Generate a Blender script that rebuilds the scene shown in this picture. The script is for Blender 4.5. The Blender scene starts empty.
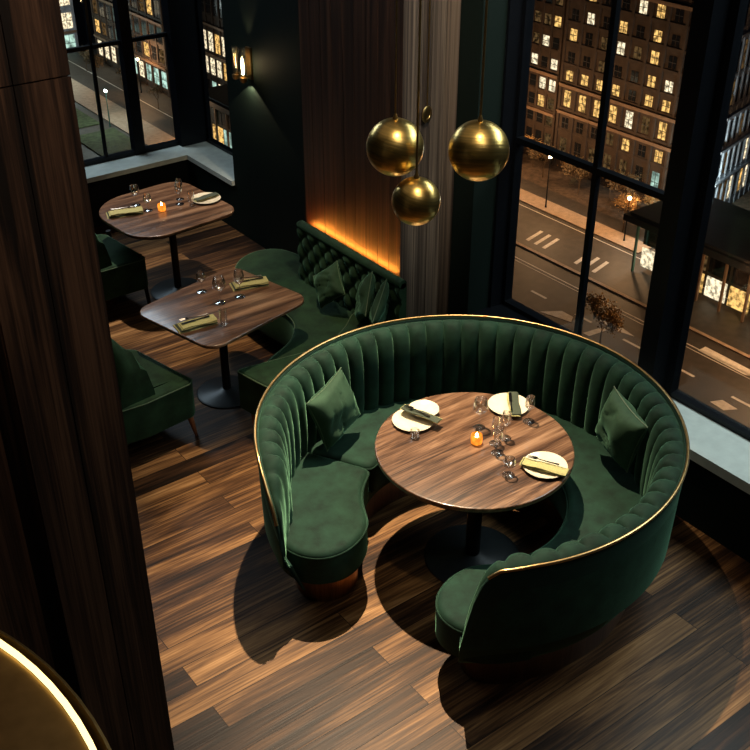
import bpy, bmesh, math, random
from mathutils import Vector, Matrix, noise
from mathutils.geometry import tessellate_polygon
sc = bpy.context.scene
COL = sc.collection
PI = math.pi
rnd = random.Random(7)

# ------------------------------------------------------------------ materials
def newmat(name):
    m = bpy.data.materials.new(name); m.use_nodes = True
    nt = m.node_tree; b = nt.nodes['Principled BSDF']
    return m, nt, b
def N(nt, t, **k):
    n = nt.nodes.new(t)
    for a, v in k.items():
        if a.startswith('i_'): n.inputs[a[2:].replace('_', ' ')].default_value = v
        else: setattr(n, a, v)
    return n
def ramp(nt, fac, stops):
    r = N(nt, 'ShaderNodeValToRGB'); e = r.color_ramp.elements
    e[0].position, e[0].color = stops[0][0], (*stops[0][1], 1)
    e[1].position, e[1].color = stops[-1][0], (*stops[-1][1], 1)
    for p, c in stops[1:-1]:
        x = e.new(p); x.color = (*c, 1)
    nt.links.new(fac, r.inputs[0]); return r.outputs[0]
def plain(name, col, rough=.5, metal=0., bump=0., var=.15, scale=30, coat=0):
    m, nt, b = newmat(name)
    tc = N(nt, 'ShaderNodeTexCoord'); no = N(nt, 'ShaderNodeTexNoise', i_Scale=scale, i_Detail=4.)
    nt.links.new(tc.outputs['Object'], no.inputs['Vector'])
    lo = tuple(c*(1-var) for c in col); hi = tuple(min(1, c*(1+var)) for c in col)
    nt.links.new(ramp(nt, no.outputs[0], [(.3, lo), (.7, hi)]), b.inputs['Base Color'])
    b.inputs['Roughness'].default_value = rough; b.inputs['Metallic'].default_value = metal
    b.inputs['Coat Weight'].default_value = coat
    if bump:
        bp = N(nt, 'ShaderNodeBump', i_Strength=bump, i_Distance=.01)
        nt.links.new(no.outputs[0], bp.inputs['Height']); nt.links.new(bp.outputs[0], b.inputs['Normal'])
    return m
def dull(m, v):
    m.node_tree.nodes['Principled BSDF'].inputs['Specular IOR Level'].default_value = v; return m
def velvet(name, col, var=.45):
    m, nt, b = newmat(name)
    tc = N(nt, 'ShaderNodeTexCoord')
    no = N(nt, 'ShaderNodeTexNoise', i_Scale=9., i_Detail=5., i_Roughness=.62)
    nt.links.new(tc.outputs['Object'], no.inputs['Vector'])
    lo = tuple(c*(1-var) for c in col); hi = tuple(c*(1+var) for c in col)
    nt.links.new(ramp(nt, no.outputs[0], [(.32, lo), (.5, col), (.7, hi)]), b.inputs['Base Color'])
    b.inputs['Roughness'].default_value = .8
    b.inputs['Specular IOR Level'].default_value = .2
    b.inputs['Sheen Weight'].default_value = .32
    b.inputs['Sheen Roughness'].default_value = .35
    b.inputs['Sheen Tint'].default_value = (.35, .8, .5, 1)
    n2 = N(nt, 'ShaderNodeTexNoise', i_Scale=260., i_Detail=2.)
    nt.links.new(tc.outputs['Object'], n2.inputs['Vector'])
    bp = N(nt, 'ShaderNodeBump', i_Strength=.25, i_Distance=.002)
    nt.links.new(n2.outputs[0], bp.inputs['Height']); nt.links.new(bp.outputs[0], b.inputs['Normal'])
    return m
def wood(name, stops, axis=0, sc_=(1.2, 14, 14), rough=.4, coat=0., planks=None, seed=0., fine=1., spec=.5):
    """grain runs along axis; planks=(length,width) -> board pattern in the XY plane"""
    m, nt, b = newmat(name); Lk = nt.links.new
    tc = N(nt, 'ShaderNodeTexCoord')
    vec = tc.outputs['Object']
    s = [sc_[1]]*3; s[axis] = sc_[0]
    rnd_out = None
    if planks:
        br = N(nt, 'ShaderNodeTexBrick', offset=.37, offset_frequency=2, squash=1.)
        br.inputs['Color1'].default_value = (0, 0, 0, 1); br.inputs['Color2'].default_value = (1, 1, 1, 1)
        br.inputs['Mortar'].default_value = (.5, .5, .5, 1)
        br.inputs['Scale'].default_value = 1.; br.inputs['Mortar Size'].default_value = .0022
        br.inputs['Mortar Smooth'].default_value = .3
        br.inputs['Brick Width'].default_value = planks[0]; br.inputs['Row Height'].default_value = planks[1]
        Lk(vec, br.inputs['Vector'])
        sh = N(nt, 'ShaderNodeVectorMath', operation='SCALE'); sh.inputs['Scale'].default_value = 37.
        Lk(br.outputs['Color'], sh.inputs[0])
        ad = N(nt, 'ShaderNodeVectorMath', operation='ADD'); Lk(vec, ad.inputs[0]); Lk(sh.outputs[0], ad.inputs[1])
        vec = ad.outputs[0]; rnd_out = br.outputs['Color']
    mp = N(nt, 'ShaderNodeMapping'); mp.inputs['Scale'].default_value = s
    mp.inputs['Location'].default_value = (seed, seed*1.7, seed*.6)
    Lk(vec, mp.inputs['Vector'])
    n1 = N(nt, 'ShaderNodeTexNoise', i_Scale=.55, i_Detail=6., i_Roughness=.62, i_Distortion=1.6)
    Lk(mp.outputs[0], n1.inputs['Vector'])
    m2 = N(nt, 'ShaderNodeMapping'); s2 = [sc_[1]*9]*3; s2[axis] = sc_[0]*2.5
    m2.inputs['Scale'].default_value = s2; Lk(vec, m2.inputs['Vector'])
    n2 = N(nt, 'ShaderNodeTexNoise', i_Scale=1., i_Detail=3., i_Distortion=.4); Lk(m2.outputs[0], n2.inputs['Vector'])
    mx = N(nt, 'ShaderNodeMath', operation='MULTIPLY_ADD'); Lk(n2.outputs[0], mx.inputs[0]); mx.inputs[1].default_value = .3*fine
    sb = N(nt, 'ShaderNodeMath', operation='SUBTRACT'); Lk(n1.outputs[0], sb.inputs[0]); sb.inputs[1].default_value = .15*fine
    Lk(sb.outputs[0], mx.inputs[2]); fac = mx.outputs[0]
    if planks:
        bw = N(nt, 'ShaderNodeMath', operation='MULTIPLY_ADD'); Lk(rnd_out, bw.inputs[0]); bw.inputs[1].default_value = .30
        s3 = N(nt, 'ShaderNodeMath', operation='SUBTRACT'); Lk(fac, s3.inputs[0]); s3.inputs[1].default_value = .15
        Lk(s3.outputs[0], bw.inputs[2]); fac = bw.outputs[0]
    col = ramp(nt, fac, stops)
    if planks:
        mm = N(nt, 'ShaderNodeMix', data_type='RGBA'); Lk(br.outputs['Fac'], mm.inputs[0])
        Lk(col, mm.inputs[6]); mm.inputs[7].default_value = (.004, .002, .001, 1); col = mm.outputs[2]
    Lk(col, b.inputs['Base Color'])
    b.inputs['Roughness'].default_value = rough; b.inputs['Coat Weight'].default_value = coat
    b.inputs['Specular IOR Level'].default_value = spec
    b.inputs['Coat Roughness'].default_value = .12
    bp = N(nt, 'ShaderNodeBump', i_Strength=.35, i_Distance=.004)
    Lk(fac, bp.inputs['Height']); Lk(bp.outputs[0], b.inputs['Normal'])
    return m
def brushed(name, col, rough=.25, axis=2, var=.35):
    m, nt, b = newmat(name); tc = N(nt, 'ShaderNodeTexCoord')
    mp = N(nt, 'ShaderNodeMapping'); s = [4, 4, 4]; s[axis] = 90; mp.inputs['Scale'].default_value = s
    nt.links.new(tc.outputs['Object'], mp.inputs['Vector'])
    no = N(nt, 'ShaderNodeTexNoise', i_Scale=1.2, i_Detail=5.); nt.links.new(mp.outputs[0], no.inputs['Vector'])
    lo = tuple(c*(1-var) for c in col)
    nt.links.new(ramp(nt, no.outputs[0], [(.35, lo), (.65, col)]), b.inputs['Base Color'])
    b.inputs['Metallic'].default_value = 1; b.inputs['Roughness'].default_value = rough
    bp = N(nt, 'ShaderNodeBump', i_Strength=.25, i_Distance=.003)
    nt.links.new(no.outputs[0], bp.inputs['Height']); nt.links.new(bp.outputs[0], b.inputs['Normal'])
    return m
def emit(name, col, strength, var=0., scale=6):
    m = bpy.data.materials.new(name); m.use_nodes = True; nt = m.node_tree; nt.nodes.clear()
    e = N(nt, 'ShaderNodeEmission'); o = N(nt, 'ShaderNodeOutputMaterial')
    e.inputs[0].default_value = (*col, 1); e.inputs[1].default_value = strength
    if var:
        tc = N(nt, 'ShaderNodeTexCoord'); no = N(nt, 'ShaderNodeTexNoise', i_Scale=scale, i_Detail=3.)
        nt.links.new(tc.outputs['Object'], no.inputs['Vector'])
        nt.links.new(ramp(nt, no.outputs[0], [(.38, tuple(c*(1-var) for c in col)), (.6, col)]), e.inputs[0])
    nt.links.new(e.outputs[0], o.inputs[0]); return m
def glassy(name, tint=(1, 1, 1), refl=.12, rough=.02):
    """thin clear glass: see-through with fresnel reflection"""
    m = bpy.data.materials.new(name); m.use_nodes = True; nt = m.node_tree; nt.nodes.clear(); Lk = nt.links.new
    o = N(nt, 'ShaderNodeOutputMaterial'); t = N(nt, 'ShaderNodeBsdfTransparent'); g = N(nt, 'ShaderNodeBsdfGlossy')
    t.inputs[0].default_value = (*tint, 1); g.inputs['Roughness'].default_value = rough
    lw = N(nt, 'ShaderNodeLayerWeight'); lw.inputs[0].default_value = .5
    pw = N(nt, 'ShaderNodeMath', operation='POWER'); Lk(lw.outputs['Facing'], pw.inputs[0]); pw.inputs[1].default_value = 1.6
    ml = N(nt, 'ShaderNodeMath', operation='MULTIPLY_ADD'); Lk(pw.outputs[0], ml.inputs[0]); ml.inputs[1].default_value = refl*4; ml.inputs[2].default_value = refl*.35
    cl = N(nt, 'ShaderNodeMath', operation='MINIMUM'); Lk(ml.outputs[0], cl.inputs[0]); cl.inputs[1].default_value = .8
    mx = N(nt, 'ShaderNodeMixShader'); Lk(cl.outputs[0], mx.inputs[0]); Lk(t.outputs[0], mx.inputs[1]); Lk(g.outputs[0], mx.inputs[2])
    Lk(mx.outputs[0], o.inputs[0]); return m

WALNUT = [(.26, (.008, .0035, .0016)), (.40, (.030, .013, .0055)), (.53, (.085, .039, .015)), (.68, (.23, .115, .043)), (.86, (.45, .25, .105))]
TABLEW = [(.33, (.020, .009, .005)), (.44, (.065, .031, .016)), (.56, (.14, .072, .038)), (.72, (.26, .15, .085))]
DARKW = [(.36, (.006, .003, .002)), (.5, (.026, .012, .007)), (.66, (.07, .034, .019))]
M = dict(
    floor=wood('walnut plank floor', WALNUT, 0, (.9, 8.5), .45, .02, planks=(2.3, .155), fine=1.9, spec=.22),
    tabletop=wood('walnut tabletop', TABLEW, 0, (1.6, 19), .3, .45, seed=3, fine=1.5),
    tableedge=wood('walnut table edge', TABLEW, 0, (1.8, 13), .45, 0, seed=5),
    panel=wood('dark walnut wall cladding', DARKW, 2, (.5, 20), .5, 0, seed=2),
    panelface=wood('grey walnut pier cladding', [(.36, (.026, .017, .012)), (.5, (.095, .070, .050)), (.66, (.22, .17, .125))], 2, (.3, 30), .55, 0, seed=9, fine=1.6),
    column=wood('walnut column cladding', [(.36, (.008, .004, .002)), (.47, (.04, .019, .010)), (.66, (.12, .06, .032))], 2, (.8, 16), .55, 0, seed=6, fine=1.6),
    plinth=wood('walnut plinth', [(.3, (.04, .018, .009)), (.6, (.12, .055, .026)), (.8, (.2, .1, .05))], 2, (1.2, 16), .35, .3, seed=4),
    leg=wood('reddish wooden leg', [(.3, (.14, .05, .022)), (.7, (.32, .13, .06))], 2, (1, 20), .4, .2),
    velvet=velvet('deep green velvet', (.0065, .026, .0155)),
    velvet2=velvet('moss green velvet', (.010, .030, .012)),
    shell=velvet('smooth green shell', (.0055, .023, .017), .2),
    cushion=velvet('sage green cushion fabric', (.026, .060, .034), .25),
    cushion2=velvet('dark moss cushion fabric', (.016, .042, .02), .3),
    piping=plain('green piping', (.05, .09, .045), .6),
    wallg=dull(plain('dark green painted wall', (.006, .013, .0105), .7, bump=.15, scale=120), .15),
    wallb=dull(plain('black painted wall', (.006, .007, .007), .7), .15),
    ceil=plain('dark ceiling', (.01, .01, .01), .8),
    sill=plain('pale grey green stone sill', (.70, .76, .70), .55, bump=.1, var=.08, scale=14),
    frame=dull(plain('blue black window frame', (.004, .005, .007), .4), .25),
    black=plain('black steel', (.012, .013, .014), .4, .6),
    blackb=plain('satin black steel base', (.02, .026, .03), .38, .3),
    brass=brushed('brushed brass', (.92, .62, .19), .30),
    brassdk=plain('aged brass', (.42, .27, .10), .35, 1),
    rim=plain('brass trim', (.62, .40, .17), .3, 1),
    copper=brushed('copper kick plate', (.45, .23, .11), .35, 0),
    glass=glassy('clear drinking glass', (.995, .995, .99), .34, .12),
    pane=glassy('window glass', (.93, .95, .97), .03, .02),
    amber=emit('amber lit glass', (1, .27, .025), 1.9, .5, 30),
    flame=emit('candle flame', (1, .75, .35), 30),
    wax=plain('wax', (.8, .7, .5), .5),
    plate=plain('cream glazed plate', (.66, .59, .43), .22, coat=.5, var=.04),
    plateedge=plain('dark plate rim', (.05, .03, .02), .3),
    napkin=plain('olive linen napkin', (.34, .31, .12), .8, bump=.4, scale=160, var=.25),
    napkindk=plain('dark green linen napkin', (.03, .04, .02), .8, bump=.4, scale=160),
    steel=plain('dark cutlery steel', (.04, .04, .04), .25, .9),
    bulb=emit('sconce bulb', (1, .74, .38), 60),
    led=emit('amber strip light', (1, .30, .035), 110),
    ring=emit('warm ring light', (1, .74, .30), 2.6),
    asphalt=plain('asphalt', (.055, .047, .042), .6, bump=.2, scale=.8, var=.25),
    side=plain('concrete sidewalk', (.40, .30, .22), .7, scale=1.2, var=.2),
    paint=plain('worn white road paint', (.8, .77, .73), .6, scale=2, var=.15),
    plaza=plain('brown paved plaza', (.10, .07, .05), .8, scale=1.5, var=.5),
    grass=plain('night lawn', (.06, .09, .035), .9, scale=1.1, var=.5),
    stone=plain('brown stone facade', (.046, .030, .021), .8, scale=.8, var=.35),
    stone2=plain('light stone band', (.20, .13, .085), .7, scale=.9, var=.25),
    stone3=plain('grey blue stone facade', (.30, .32, .38), .7, scale=.8, var=.3),
    darkwin=plain('unlit window glass', (.012, .014, .018), .1),
    litY=emit('yellow lit window', (1, .56, .16), 1.6, .85, 1.6),
    litW=emit('white lit window', (1, .80, .50), 1.8, .8, 1.8),
    litT=emit('teal lit shop window', (.62, .9, .72), 1.2, .8, .7),
    litD=emit('dim lit window', (.9, .5, .18), .16, .9, 1.5),
    roof=plain('dark flat roof', (.02, .024, .03), .6, scale=1),
    teal=plain('teal painted steel', (.10, .28, .26), .5),
    bark=plain('tree bark', (.10, .065, .04), .9, scale=3),
    leafo=plain('golden brown leaves', (.36, .22, .08), .8, scale=2, var=.4),
    leafd=plain('dark brown leaves', (.12, .085, .045), .8, scale=2, var=.4),
    lampglow=emit('street lamp globe', (1, .66, .32), 40),
    whiteglow=emit('cool street lamp globe', (.9, 1, .92), 40),
)

# ------------------------------------------------------------------ helpers
def tag(o, label=None, cat=None, group=None, kind=None):
    if label: o['label'] = label
    if cat: o['category'] = cat
    if group: o['group'] = group
    if kind: o['kind'] = kind
    return o
def thing(name, loc, label, cat, group=None, rz=0):
    o = bpy.data.objects.new(name, None); COL.objects.link(o); o.empty_display_size = .05
    o.location = loc; o.rotation_euler = (0, 0, rz)
    return tag(o, label, cat, group)
def link(name, bm, mats, parent=None, smooth=False, world=True):
    """bm is in world coordinates unless world=False (then in the parent's frame)"""
    me = bpy.data.meshes.new(name); bmesh.ops.recalc_face_normals(bm, faces=bm.faces)
    if smooth:
        for f in bm.faces: f.smooth = True
    bm.to_mesh(me); bm.free()
    if not isinstance(mats, (list, tuple)): mats = [mats]
    for m in mats: me.materials.append(m)
    if smooth:
        try: me.set_sharp_from_angle(angle=math.radians(50))
        except Exception: pass
    o = bpy.data.objects.new(name, me); COL.objects.link(o)
    if parent:
        o.parent = parent
        if world:
            M_ = Matrix.Identity(4); chain = []; p = parent
            while p: chain.append(p); p = p.parent
            for p in reversed(chain): M_ = M_ @ p.matrix_basis
            me.transform(M_.inverted())
    return o
def recenter(o, loc):
    o.data.transform(Matrix.Translation(-Vector(loc))); o.location = loc; return o
def box(bm, x0, x1, y0, y1, z0, z1, mi=0, mat=None):
    vs = [bm.verts.new(Vector(p) if mat is None else mat @ Vector(p)) for p in
          [(x0, y0, z0), (x1, y0, z0), (x1, y1, z0), (x0, y1, z0), (x0, y0, z1), (x1, y0, z1), (x1, y1, z1), (x0, y1, z1)]]
    for q in [(0, 3, 2, 1), (4, 5, 6, 7), (0, 1, 5, 4), (1, 2, 6, 5), (2, 3, 7, 6), (3, 0, 4, 7)]:
        f = bm.faces.new([vs[i] for i in q]); f.material_index = mi
    return vs
def BB(*boxes):
    bm = bmesh.new()
    for b in boxes: box(bm, *b)
    return bm
def lathe(bm, prof, seg=32, o=(0, 0, 0), mi=0, close=True):
    rings = []
    for r, z in prof:
        if r < 1e-5: rings.append([bm.verts.new((o[0], o[1], o[2]+z))])
        else: rings.append([bm.verts.new((o[0]+r*math.cos(2*PI*k/seg), o[1]+r*math.sin(2*PI*k/seg), o[2]+z)) for k in range(seg)])
    for a, b in zip(rings, rings[1:]):
        for k in range(seg):
            k2 = (k+1) % seg
            if len(a) == 1 and len(b) == 1: continue
            if len(a) == 1: f = bm.faces.new((a[0], b[k], b[k2]))
            elif len(b) == 1: f = bm.faces.new((a[k], a[k2], b[0]))
            else: f = bm.faces.new((a[k], a[k2], b[k2], b[k]))
            f.material_index = mi
    return bm
def tube(bm, pts, rad, seg=8, mi=0, caps=True):
    """rad: number or list"""
    pts = [Vector(p) for p in pts]; n = len(pts)
    rs = rad if isinstance(rad, (list, tuple)) else [rad]*n
    rings = []; prev = None
    for i, p in enumerate(pts):
        t = (pts[min(i+1, n-1)]-pts[max(i-1, 0)]).normalized()
        if prev is None: a = Vector((0, 0, 1)) if abs(t.z) < .9 else Vector((1, 0, 0))
        else: a = prev
        u = (a-t*a.dot(t)).normalized(); prev = u; v = t.cross(u)
        rings.append([bm.verts.new(p+(u*math.cos(2*PI*k/seg)+v*math.sin(2*PI*k/seg))*rs[i]) for k in range(seg)])
    for a, b in zip(rings, rings[1:]):
        for k in range(seg):
            f = bm.faces.new((a[k], a[(k+1) % seg], b[(k+1) % seg], b[k])); f.material_index = mi
    if caps:
        for r in (rings[0], rings[-1]):
            f = bm.faces.new(r); f.material_index = mi
    return bm
def smoothpoly(pts, n=120, it=1):
    """closed Catmull-Rom through points, resampled evenly"""
    P = [Vector((p[0], p[1])) for p in pts]; m = len(P); out = []
    for i in range(m):
        a, b, c, d = P[i-1], P[i], P[(i+1) % m], P[(i+2) % m]
        for k in range(16):
            t = k/16
            out.append(.5*((2*b)+(c-a)*t+(2*a-5*b+4*c-d)*t*t+(3*b-a-3*c+d)*t**3))
    return resample(out, n)
def resample(P, n, closed=True):
    Q = P+[P[0]] if closed else P
    L = [0]
    for a, b in zip(Q, Q[1:]): L.append(L[-1]+(b-a).length)
    out = []; j = 0
    for i in range(n):
        s = L[-1]*i/(n if closed else n-1)
        while j < len(L)-2 and L[j+1] < s: j += 1
        d = L[j+1]-L[j]
        out.append(Q[j].lerp(Q[j+1], (s-L[j])/d if d else 0))
    return out
def rrect(cx, cy, w, h, rs, rot=0, n=96):
    """rounded rectangle; rs = radii at (+,+),(-,+),(-,-),(+,-)"""
    pts = []
    for (sx, sy, a0), r in zip([(1, 1, 0), (-1, 1, 90), (-1, -1, 180), (1, -1, 270)], rs):
        ox, oy = sx*(w/2-r), sy*(h/2-r)
        for k in range(9):
            a = math.radians(a0+k*90/8); pts.append(Vector((ox+r*math.cos(a), oy+r*math.sin(a))))
    c, s = math.cos(rot), math.sin(rot)
    pts = [Vector((cx+p.x*c-p.y*s, cy+p.x*s+p.y*c)) for p in pts]
    return resample(pts, n)
def pad(bm, P, z0, z1, r=.03, rb=0., crown=0., mi=0, mitop=None, steps=5):
    """solid with outline P (CCW), rounded top edge r and bottom edge rb"""
    n = len(P)
    nor = []
    for i in range(n):
        t = (P[(i+1) % n]-P[i-1]).normalized(); nor.append(Vector((t.y, -t.x)))
    rows = []
    if rb:
        for k in range(steps+1):
            a = PI/2*k/steps; rows.append((rb*(1-math.sin(a)), z0+rb*(1-math.cos(a))))
    else: rows.append((0, z0))
    if r:
        for k in range(steps+1):
            a = PI/2*k/steps; rows.append((r*(1-math.cos(a)), z1-r+r*math.sin(a)))
    else: rows.append((0, z1))
    if crown:
        rows.append((r+.03, z1+crown*.5)); rows.append((r+.07, z1+crown))
    rings = [[bm.verts.new((p.x-q.x*ins, p.y-q.y*ins, z)) for p, q in zip(P, nor)] for ins, z in rows]
    for a, b in zip(rings, rings[1:]):
        for k in range(n):
            f = bm.faces.new((a[k], a[(k+1) % n], b[(k+1) % n], b[k])); f.material_index = mi
    for ring, rev in ((rings[-1], False), (rings[0], True)):
        for t in tessellate_polygon([[Vector((v.co.x, v.co.y, 0)) for v in ring]]):
            tri = [ring[q] if isinstance(q, int) else q for q in t]
            if len(set(tri)) < 3: continue
            try: f = bm.faces.new(tri if not rev else tri[::-1])
            except ValueError: continue
            f.material_index = mi if (mitop is None or rev) else mitop
    return bm
def ringtube(P, z, r, seg=6):
    """closed tube along outline"""
    bm = bmesh.new(); n = len(P); rings = []
    for i in range(n):
        t = (P[(i+1) % n]-P[i-1]).normalized(); nn = Vector((t.y, -t.x, 0))
        rings.append([bm.verts.new(Vector((P[i].x, P[i].y, z))+nn*(r*math.cos(2*PI*k/seg))+Vector((0, 0, r*math.sin(2*PI*k/seg)))) for k in range(seg)])
    for i in range(n):
        a, b = rings[i], rings[(i+1) % n]
        for k in range(seg): bm.faces.new((a[k], a[(k+1) % seg], b[(k+1) % seg], b[k]))
    return bm
def copy_tree(o, parent=None):
    c = o.copy(); COL.objects.link(c); c.parent = parent
    for ch in [x for x in bpy.data.objects if x.parent == o]: copy_tree(ch, c)
    return c
def struct(name, bm, m): return tag(link(name, bm, m), kind='structure')

# ------------------------------------------------------------------ room shell
X0, X1, Y0, Y1, ZC = -2.2, 4.4, -1.6, 8.9, 5.4
struct('floor', BB((X0, X1, Y0, Y1, -.12, 0)), M['floor'])
struct('ceiling', BB((X0-.2, X1+.42, Y0-.2, Y1+.42, ZC, ZC+.15)), M['ceil'])
struct('wall_left', BB((X0-.15, X0, Y0-.15, Y1+.3, -.12, ZC)), M['wallb'])
struct('wall_near', BB((X0, X1, Y0-.15, Y0, -.12, ZC)), M['wallb'])
WH = 4.7
struct('wall_right', BB((X1, X1+.42, Y0-.15, 4.80, -.12, .455), (X1, X1+.42, Y0-.15, 4.80, WH, ZC), (X1, X1+.42, Y0-.15, Y0+.2, .455, WH),
                        (X1, X1+.42, 4.80, 8.02, -.12, ZC), (X1, X1+.42, 8.02, 9.32, -.12, .455), (X1, X1+.42, 8.02, 9.32, WH, ZC)), M['wallg'])
struct('wall_far', BB((X0-.15, X1, Y1, Y1+.42, -.12, .455), (X0-.15, X1, Y1, Y1+.42, WH, ZC), (X0-.15, 1.2, Y1, Y1+.42, .455, WH)), M['wallb'])
# sills
struct('trim_1', BB((X1-.03, X1+.40, Y0+.2, 4.30, .455, .52)), M['sill'])
struct('trim_2', BB((1.2, X1-.03, Y1-.03, Y1+.38, .455, .5), (X1-.03, X1+.38, 8.02, Y1+.38, .455, .5)), M['sill'])
# panelled pier
def boards(x0, x1, y0, y1, z0, z1, n, along, gap=.004, d=.02, mi=0):
    bm = bmesh.new()
    for k in range(n):
        if along == 'y':
            w = (y1-y0)/n; box(bm, x0, x1, y0+k*w+gap/2, y0+(k+1)*w-gap/2, z0, z1, mi)
        else:
            w = (x1-x0)/n; box(bm, x0+k*w+gap/2, x0+(k+1)*w-gap/2, y0, y1, z0, z1, mi)
    return bm
PX, PY0, PY1 = 3.95, 5.0, 6.14
struct('wall_pier', BB((PX+.02, X1, PY0+.02, PY1, 0, ZC)), M['wallb'])
struct('trim_3', boards(PX, PX+.02, PY0, PY1, 0, ZC, 9, 'y'), M['panel'])
struct('trim_4', boards(PX, X1, PY0, PY0+.02, 0, ZC, 4, 'x'), M['panelface'])
# windows
GX = 4.74
def window(name, boxes_frame, panes, label=None):
    w = bpy.data.objects.new(name, None); COL.objects.link(w); w.location = (0, 0, 0); w['kind'] = 'structure'
    link('window_frame', BB(*boxes_frame), M['frame'], w)
    for p in panes: link('window_pane', BB(p), M['pane'], w)
    return w
fr = []
for (ya, yb) in [(3.42, 4.80), (1.0, 3.30), (-1.4, .88)]:
    fr += [(GX-.03, GX+.04, ya, ya+.03, .52, WH), (GX-.03, GX+.04, yb-.045, yb, .52, WH), (GX-.03, GX+.04, ya, yb, .52, .55), (GX-.03, GX+.04, ya, yb, WH-.06, WH)]
fr += [(GX-.025, GX+.025, 3.42, 4.80, 1.715, 1.755), (GX-.02, GX+.02, 4.055, 4.092, .52, WH), (GX-.025, GX+.025, -1.4, .88, 1.715, 1.755)]
for yp in (3.30, .88): fr += [(X1+.16, X1+.40, yp, yp+.12, .52, WH)]
fr += [(X1+.2, X1+.4, 4.78, 4.80, .52, WH), (X1, X1+.4, 4.30, 4.80, .455, .52)]
window('window_1', fr, [(GX-.006, GX+.006, 3.45, 4.755, .55, WH-.05), (GX-.006, GX+.006, 1.03, 3.255, .55, WH-.05), (GX-.006, GX+.006, -1.35, .835, .55, WH-.05)])
GY = 9.2
fr = [(3.97, 4.075, GY-.05, GY+.05, .5, WH), (2.5, 2.6, GY-.05, GY+.05, .5, WH), (1.2, 1.26, GY-.04, GY+.04, .5, WH),
      (1.2, 4.45, GY-.035, GY+.035, .5, .54), (1.2, 4.45, GY-.03, GY+.03, WH-.06, WH), (1.2, 4.45, GY-.02, GY+.02, 1.55, 1.585),
      (3.675, 3.70, GY-.02, GY+.02, .54, WH), (3.05, 3.075, GY-.02, GY+.02, .54, WH), (1.9, 1.925, GY-.02, GY+.02, .54, WH), (4.44, 4.60, 9.10, 9.24, .5, WH)]
window('window_2', fr, [(1.26, 4.44, GY-.005, GY+.005, .54, WH-.05)])
fr = [(GX-.03, GX+.03, 8.02, 8.06, .5, WH), (GX-.03, GX+.03, 8.06, 9.1, .5, .53), (GX-.03, GX+.03, 8.06, 9.1, WH-.05, WH), (GX-.02, GX+.02, 9.06, 9.1, .5, WH), (4.60, GX, 9.10, 9.24, .5, WH)]
window('window_3', fr, [(GX-.005, GX+.005, 8.06, 9.06, .53, WH-.05)])

# foreground column
def column(name, x0, x1, y0, y1, nb, zseam):
    bm = bmesh.new(); box(bm, x0+.02, x1-.02, y0+.02, y1-.02, 0, ZC)
    w = (x1-x0)/nb
    for k in range(nb):
        xa, xb = x0+k*w+.0015, x0+(k+1)*w-.0015
        box(bm, xa, xb, y0, y0+.02, 0, zseam-.002); box(bm, xa, xb, y0+.001, y0+.02, zseam+.002, ZC)
    for k in range(3):
        d = (y1-y0-.04)/3
        for xa, xb in ((x1-.02, x1), (x0, x0+.02)): box(bm, xa, xb, y0+.02+k*d+.001, y0+.02+(k+1)*d-.001, 0, ZC)
    return struct(name, bm, M['column'])
column('column_1', .625, .905, 2.4, 2.95, 2, 3.36)
column('column_2', -.5, .575, 2.43, 2.98, 4, 3.36)

# ------------------------------------------------------------------ round booth
BC = Vector((3.13, 3.36)); RR = 1.115
def pol(phi, r): a = math.radians(phi); return Vector((BC.x+r*math.cos(a), BC.y+r*math.sin(a)))
def interp(x, tab):
    for (a, u), (b, v) in zip(tab, tab[1:]):
        if x <= b:
            t = max(0, (x-a)/(b-a)); t = t*t*(3-2*t) if False else t
            return u+(v-u)*t
    return tab[-1][1]
HT = [(-131.5, .44), (-131, .56), (-130, .68), (-128.5, .79), (-126.5, .86), (-124, .90), (-116, .915), (-90, .93), (0, .95), (140, .94), (158, .905), (164, .85), (168, .79), (171, .72), (173, .62), (174, .50)]
def H(phi): return interp(phi, HT)
booth = thing('curved_booth_sofa', (BC.x, BC.y, 0), 'large round channel-tufted green velvet booth sofa with brass rim around the round table', 'booth sofa')
NCH = 50; PA, PB = -131.5, 173.
bm = bmesh.new(); rows = []
NS = NCH*9
prof = [(.985, 0), (.975, .25), (.975, .5), (.98, .7), (.99, .84), (1.005, .92), (1.025, .97), (1.05, .995), (1.076, 1.0), (1.097, .985), (1.107, .95)]
for i in range(NS+1):
    u = i/NS; phi = PA+(PB-PA)*u; h = H(phi); row = []
    for r, t in prof:
        z = .40+(h-.40)*t
        # channels lean with height towards the open end on the left
        lean = 0.9*max(0, (phi-120)/60)*t + .6*max(0, (-95-phi)/40)*t
        cph = (u*NCH+lean*1.2)
        s = abs(math.sin(PI*cph)); sc_ = s**.45
        amp = .030*(1-.0*t)
        dr = -amp*sc_ if r < 1.05 else -amp*sc_*max(0, (1.107-r)/.06)
        dz = .018*sc_*max(0, min(1, (t-.85)/.1)) if t > .85 else 0
        if t > .94 and r > 1.07: dz *= max(0, (1.107-r)/.037)
        tp = max(.12, min(1, (175-phi)/17, (phi+133.5)/13)); rr_ = 1.107-(1.107-(r+dr+.012))*tp
        p = pol(phi, rr_); row.append(bm.verts.new((p.x, p.y, z+dz-.012)))
    p = pol(phi, 1.107); row.append(bm.verts.new((p.x, p.y, .40)))
    rows.append(row)
for a, b in zip(rows, rows[1:]):
    for k in range(len(a)-1): bm.faces.new((a[k], b[k], b[k+1], a[k+1]))
for r in (rows[0], rows[-1]): bm.faces.new(r)
link('tufted_backrest', bm, M['velvet'], booth, True)
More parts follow.
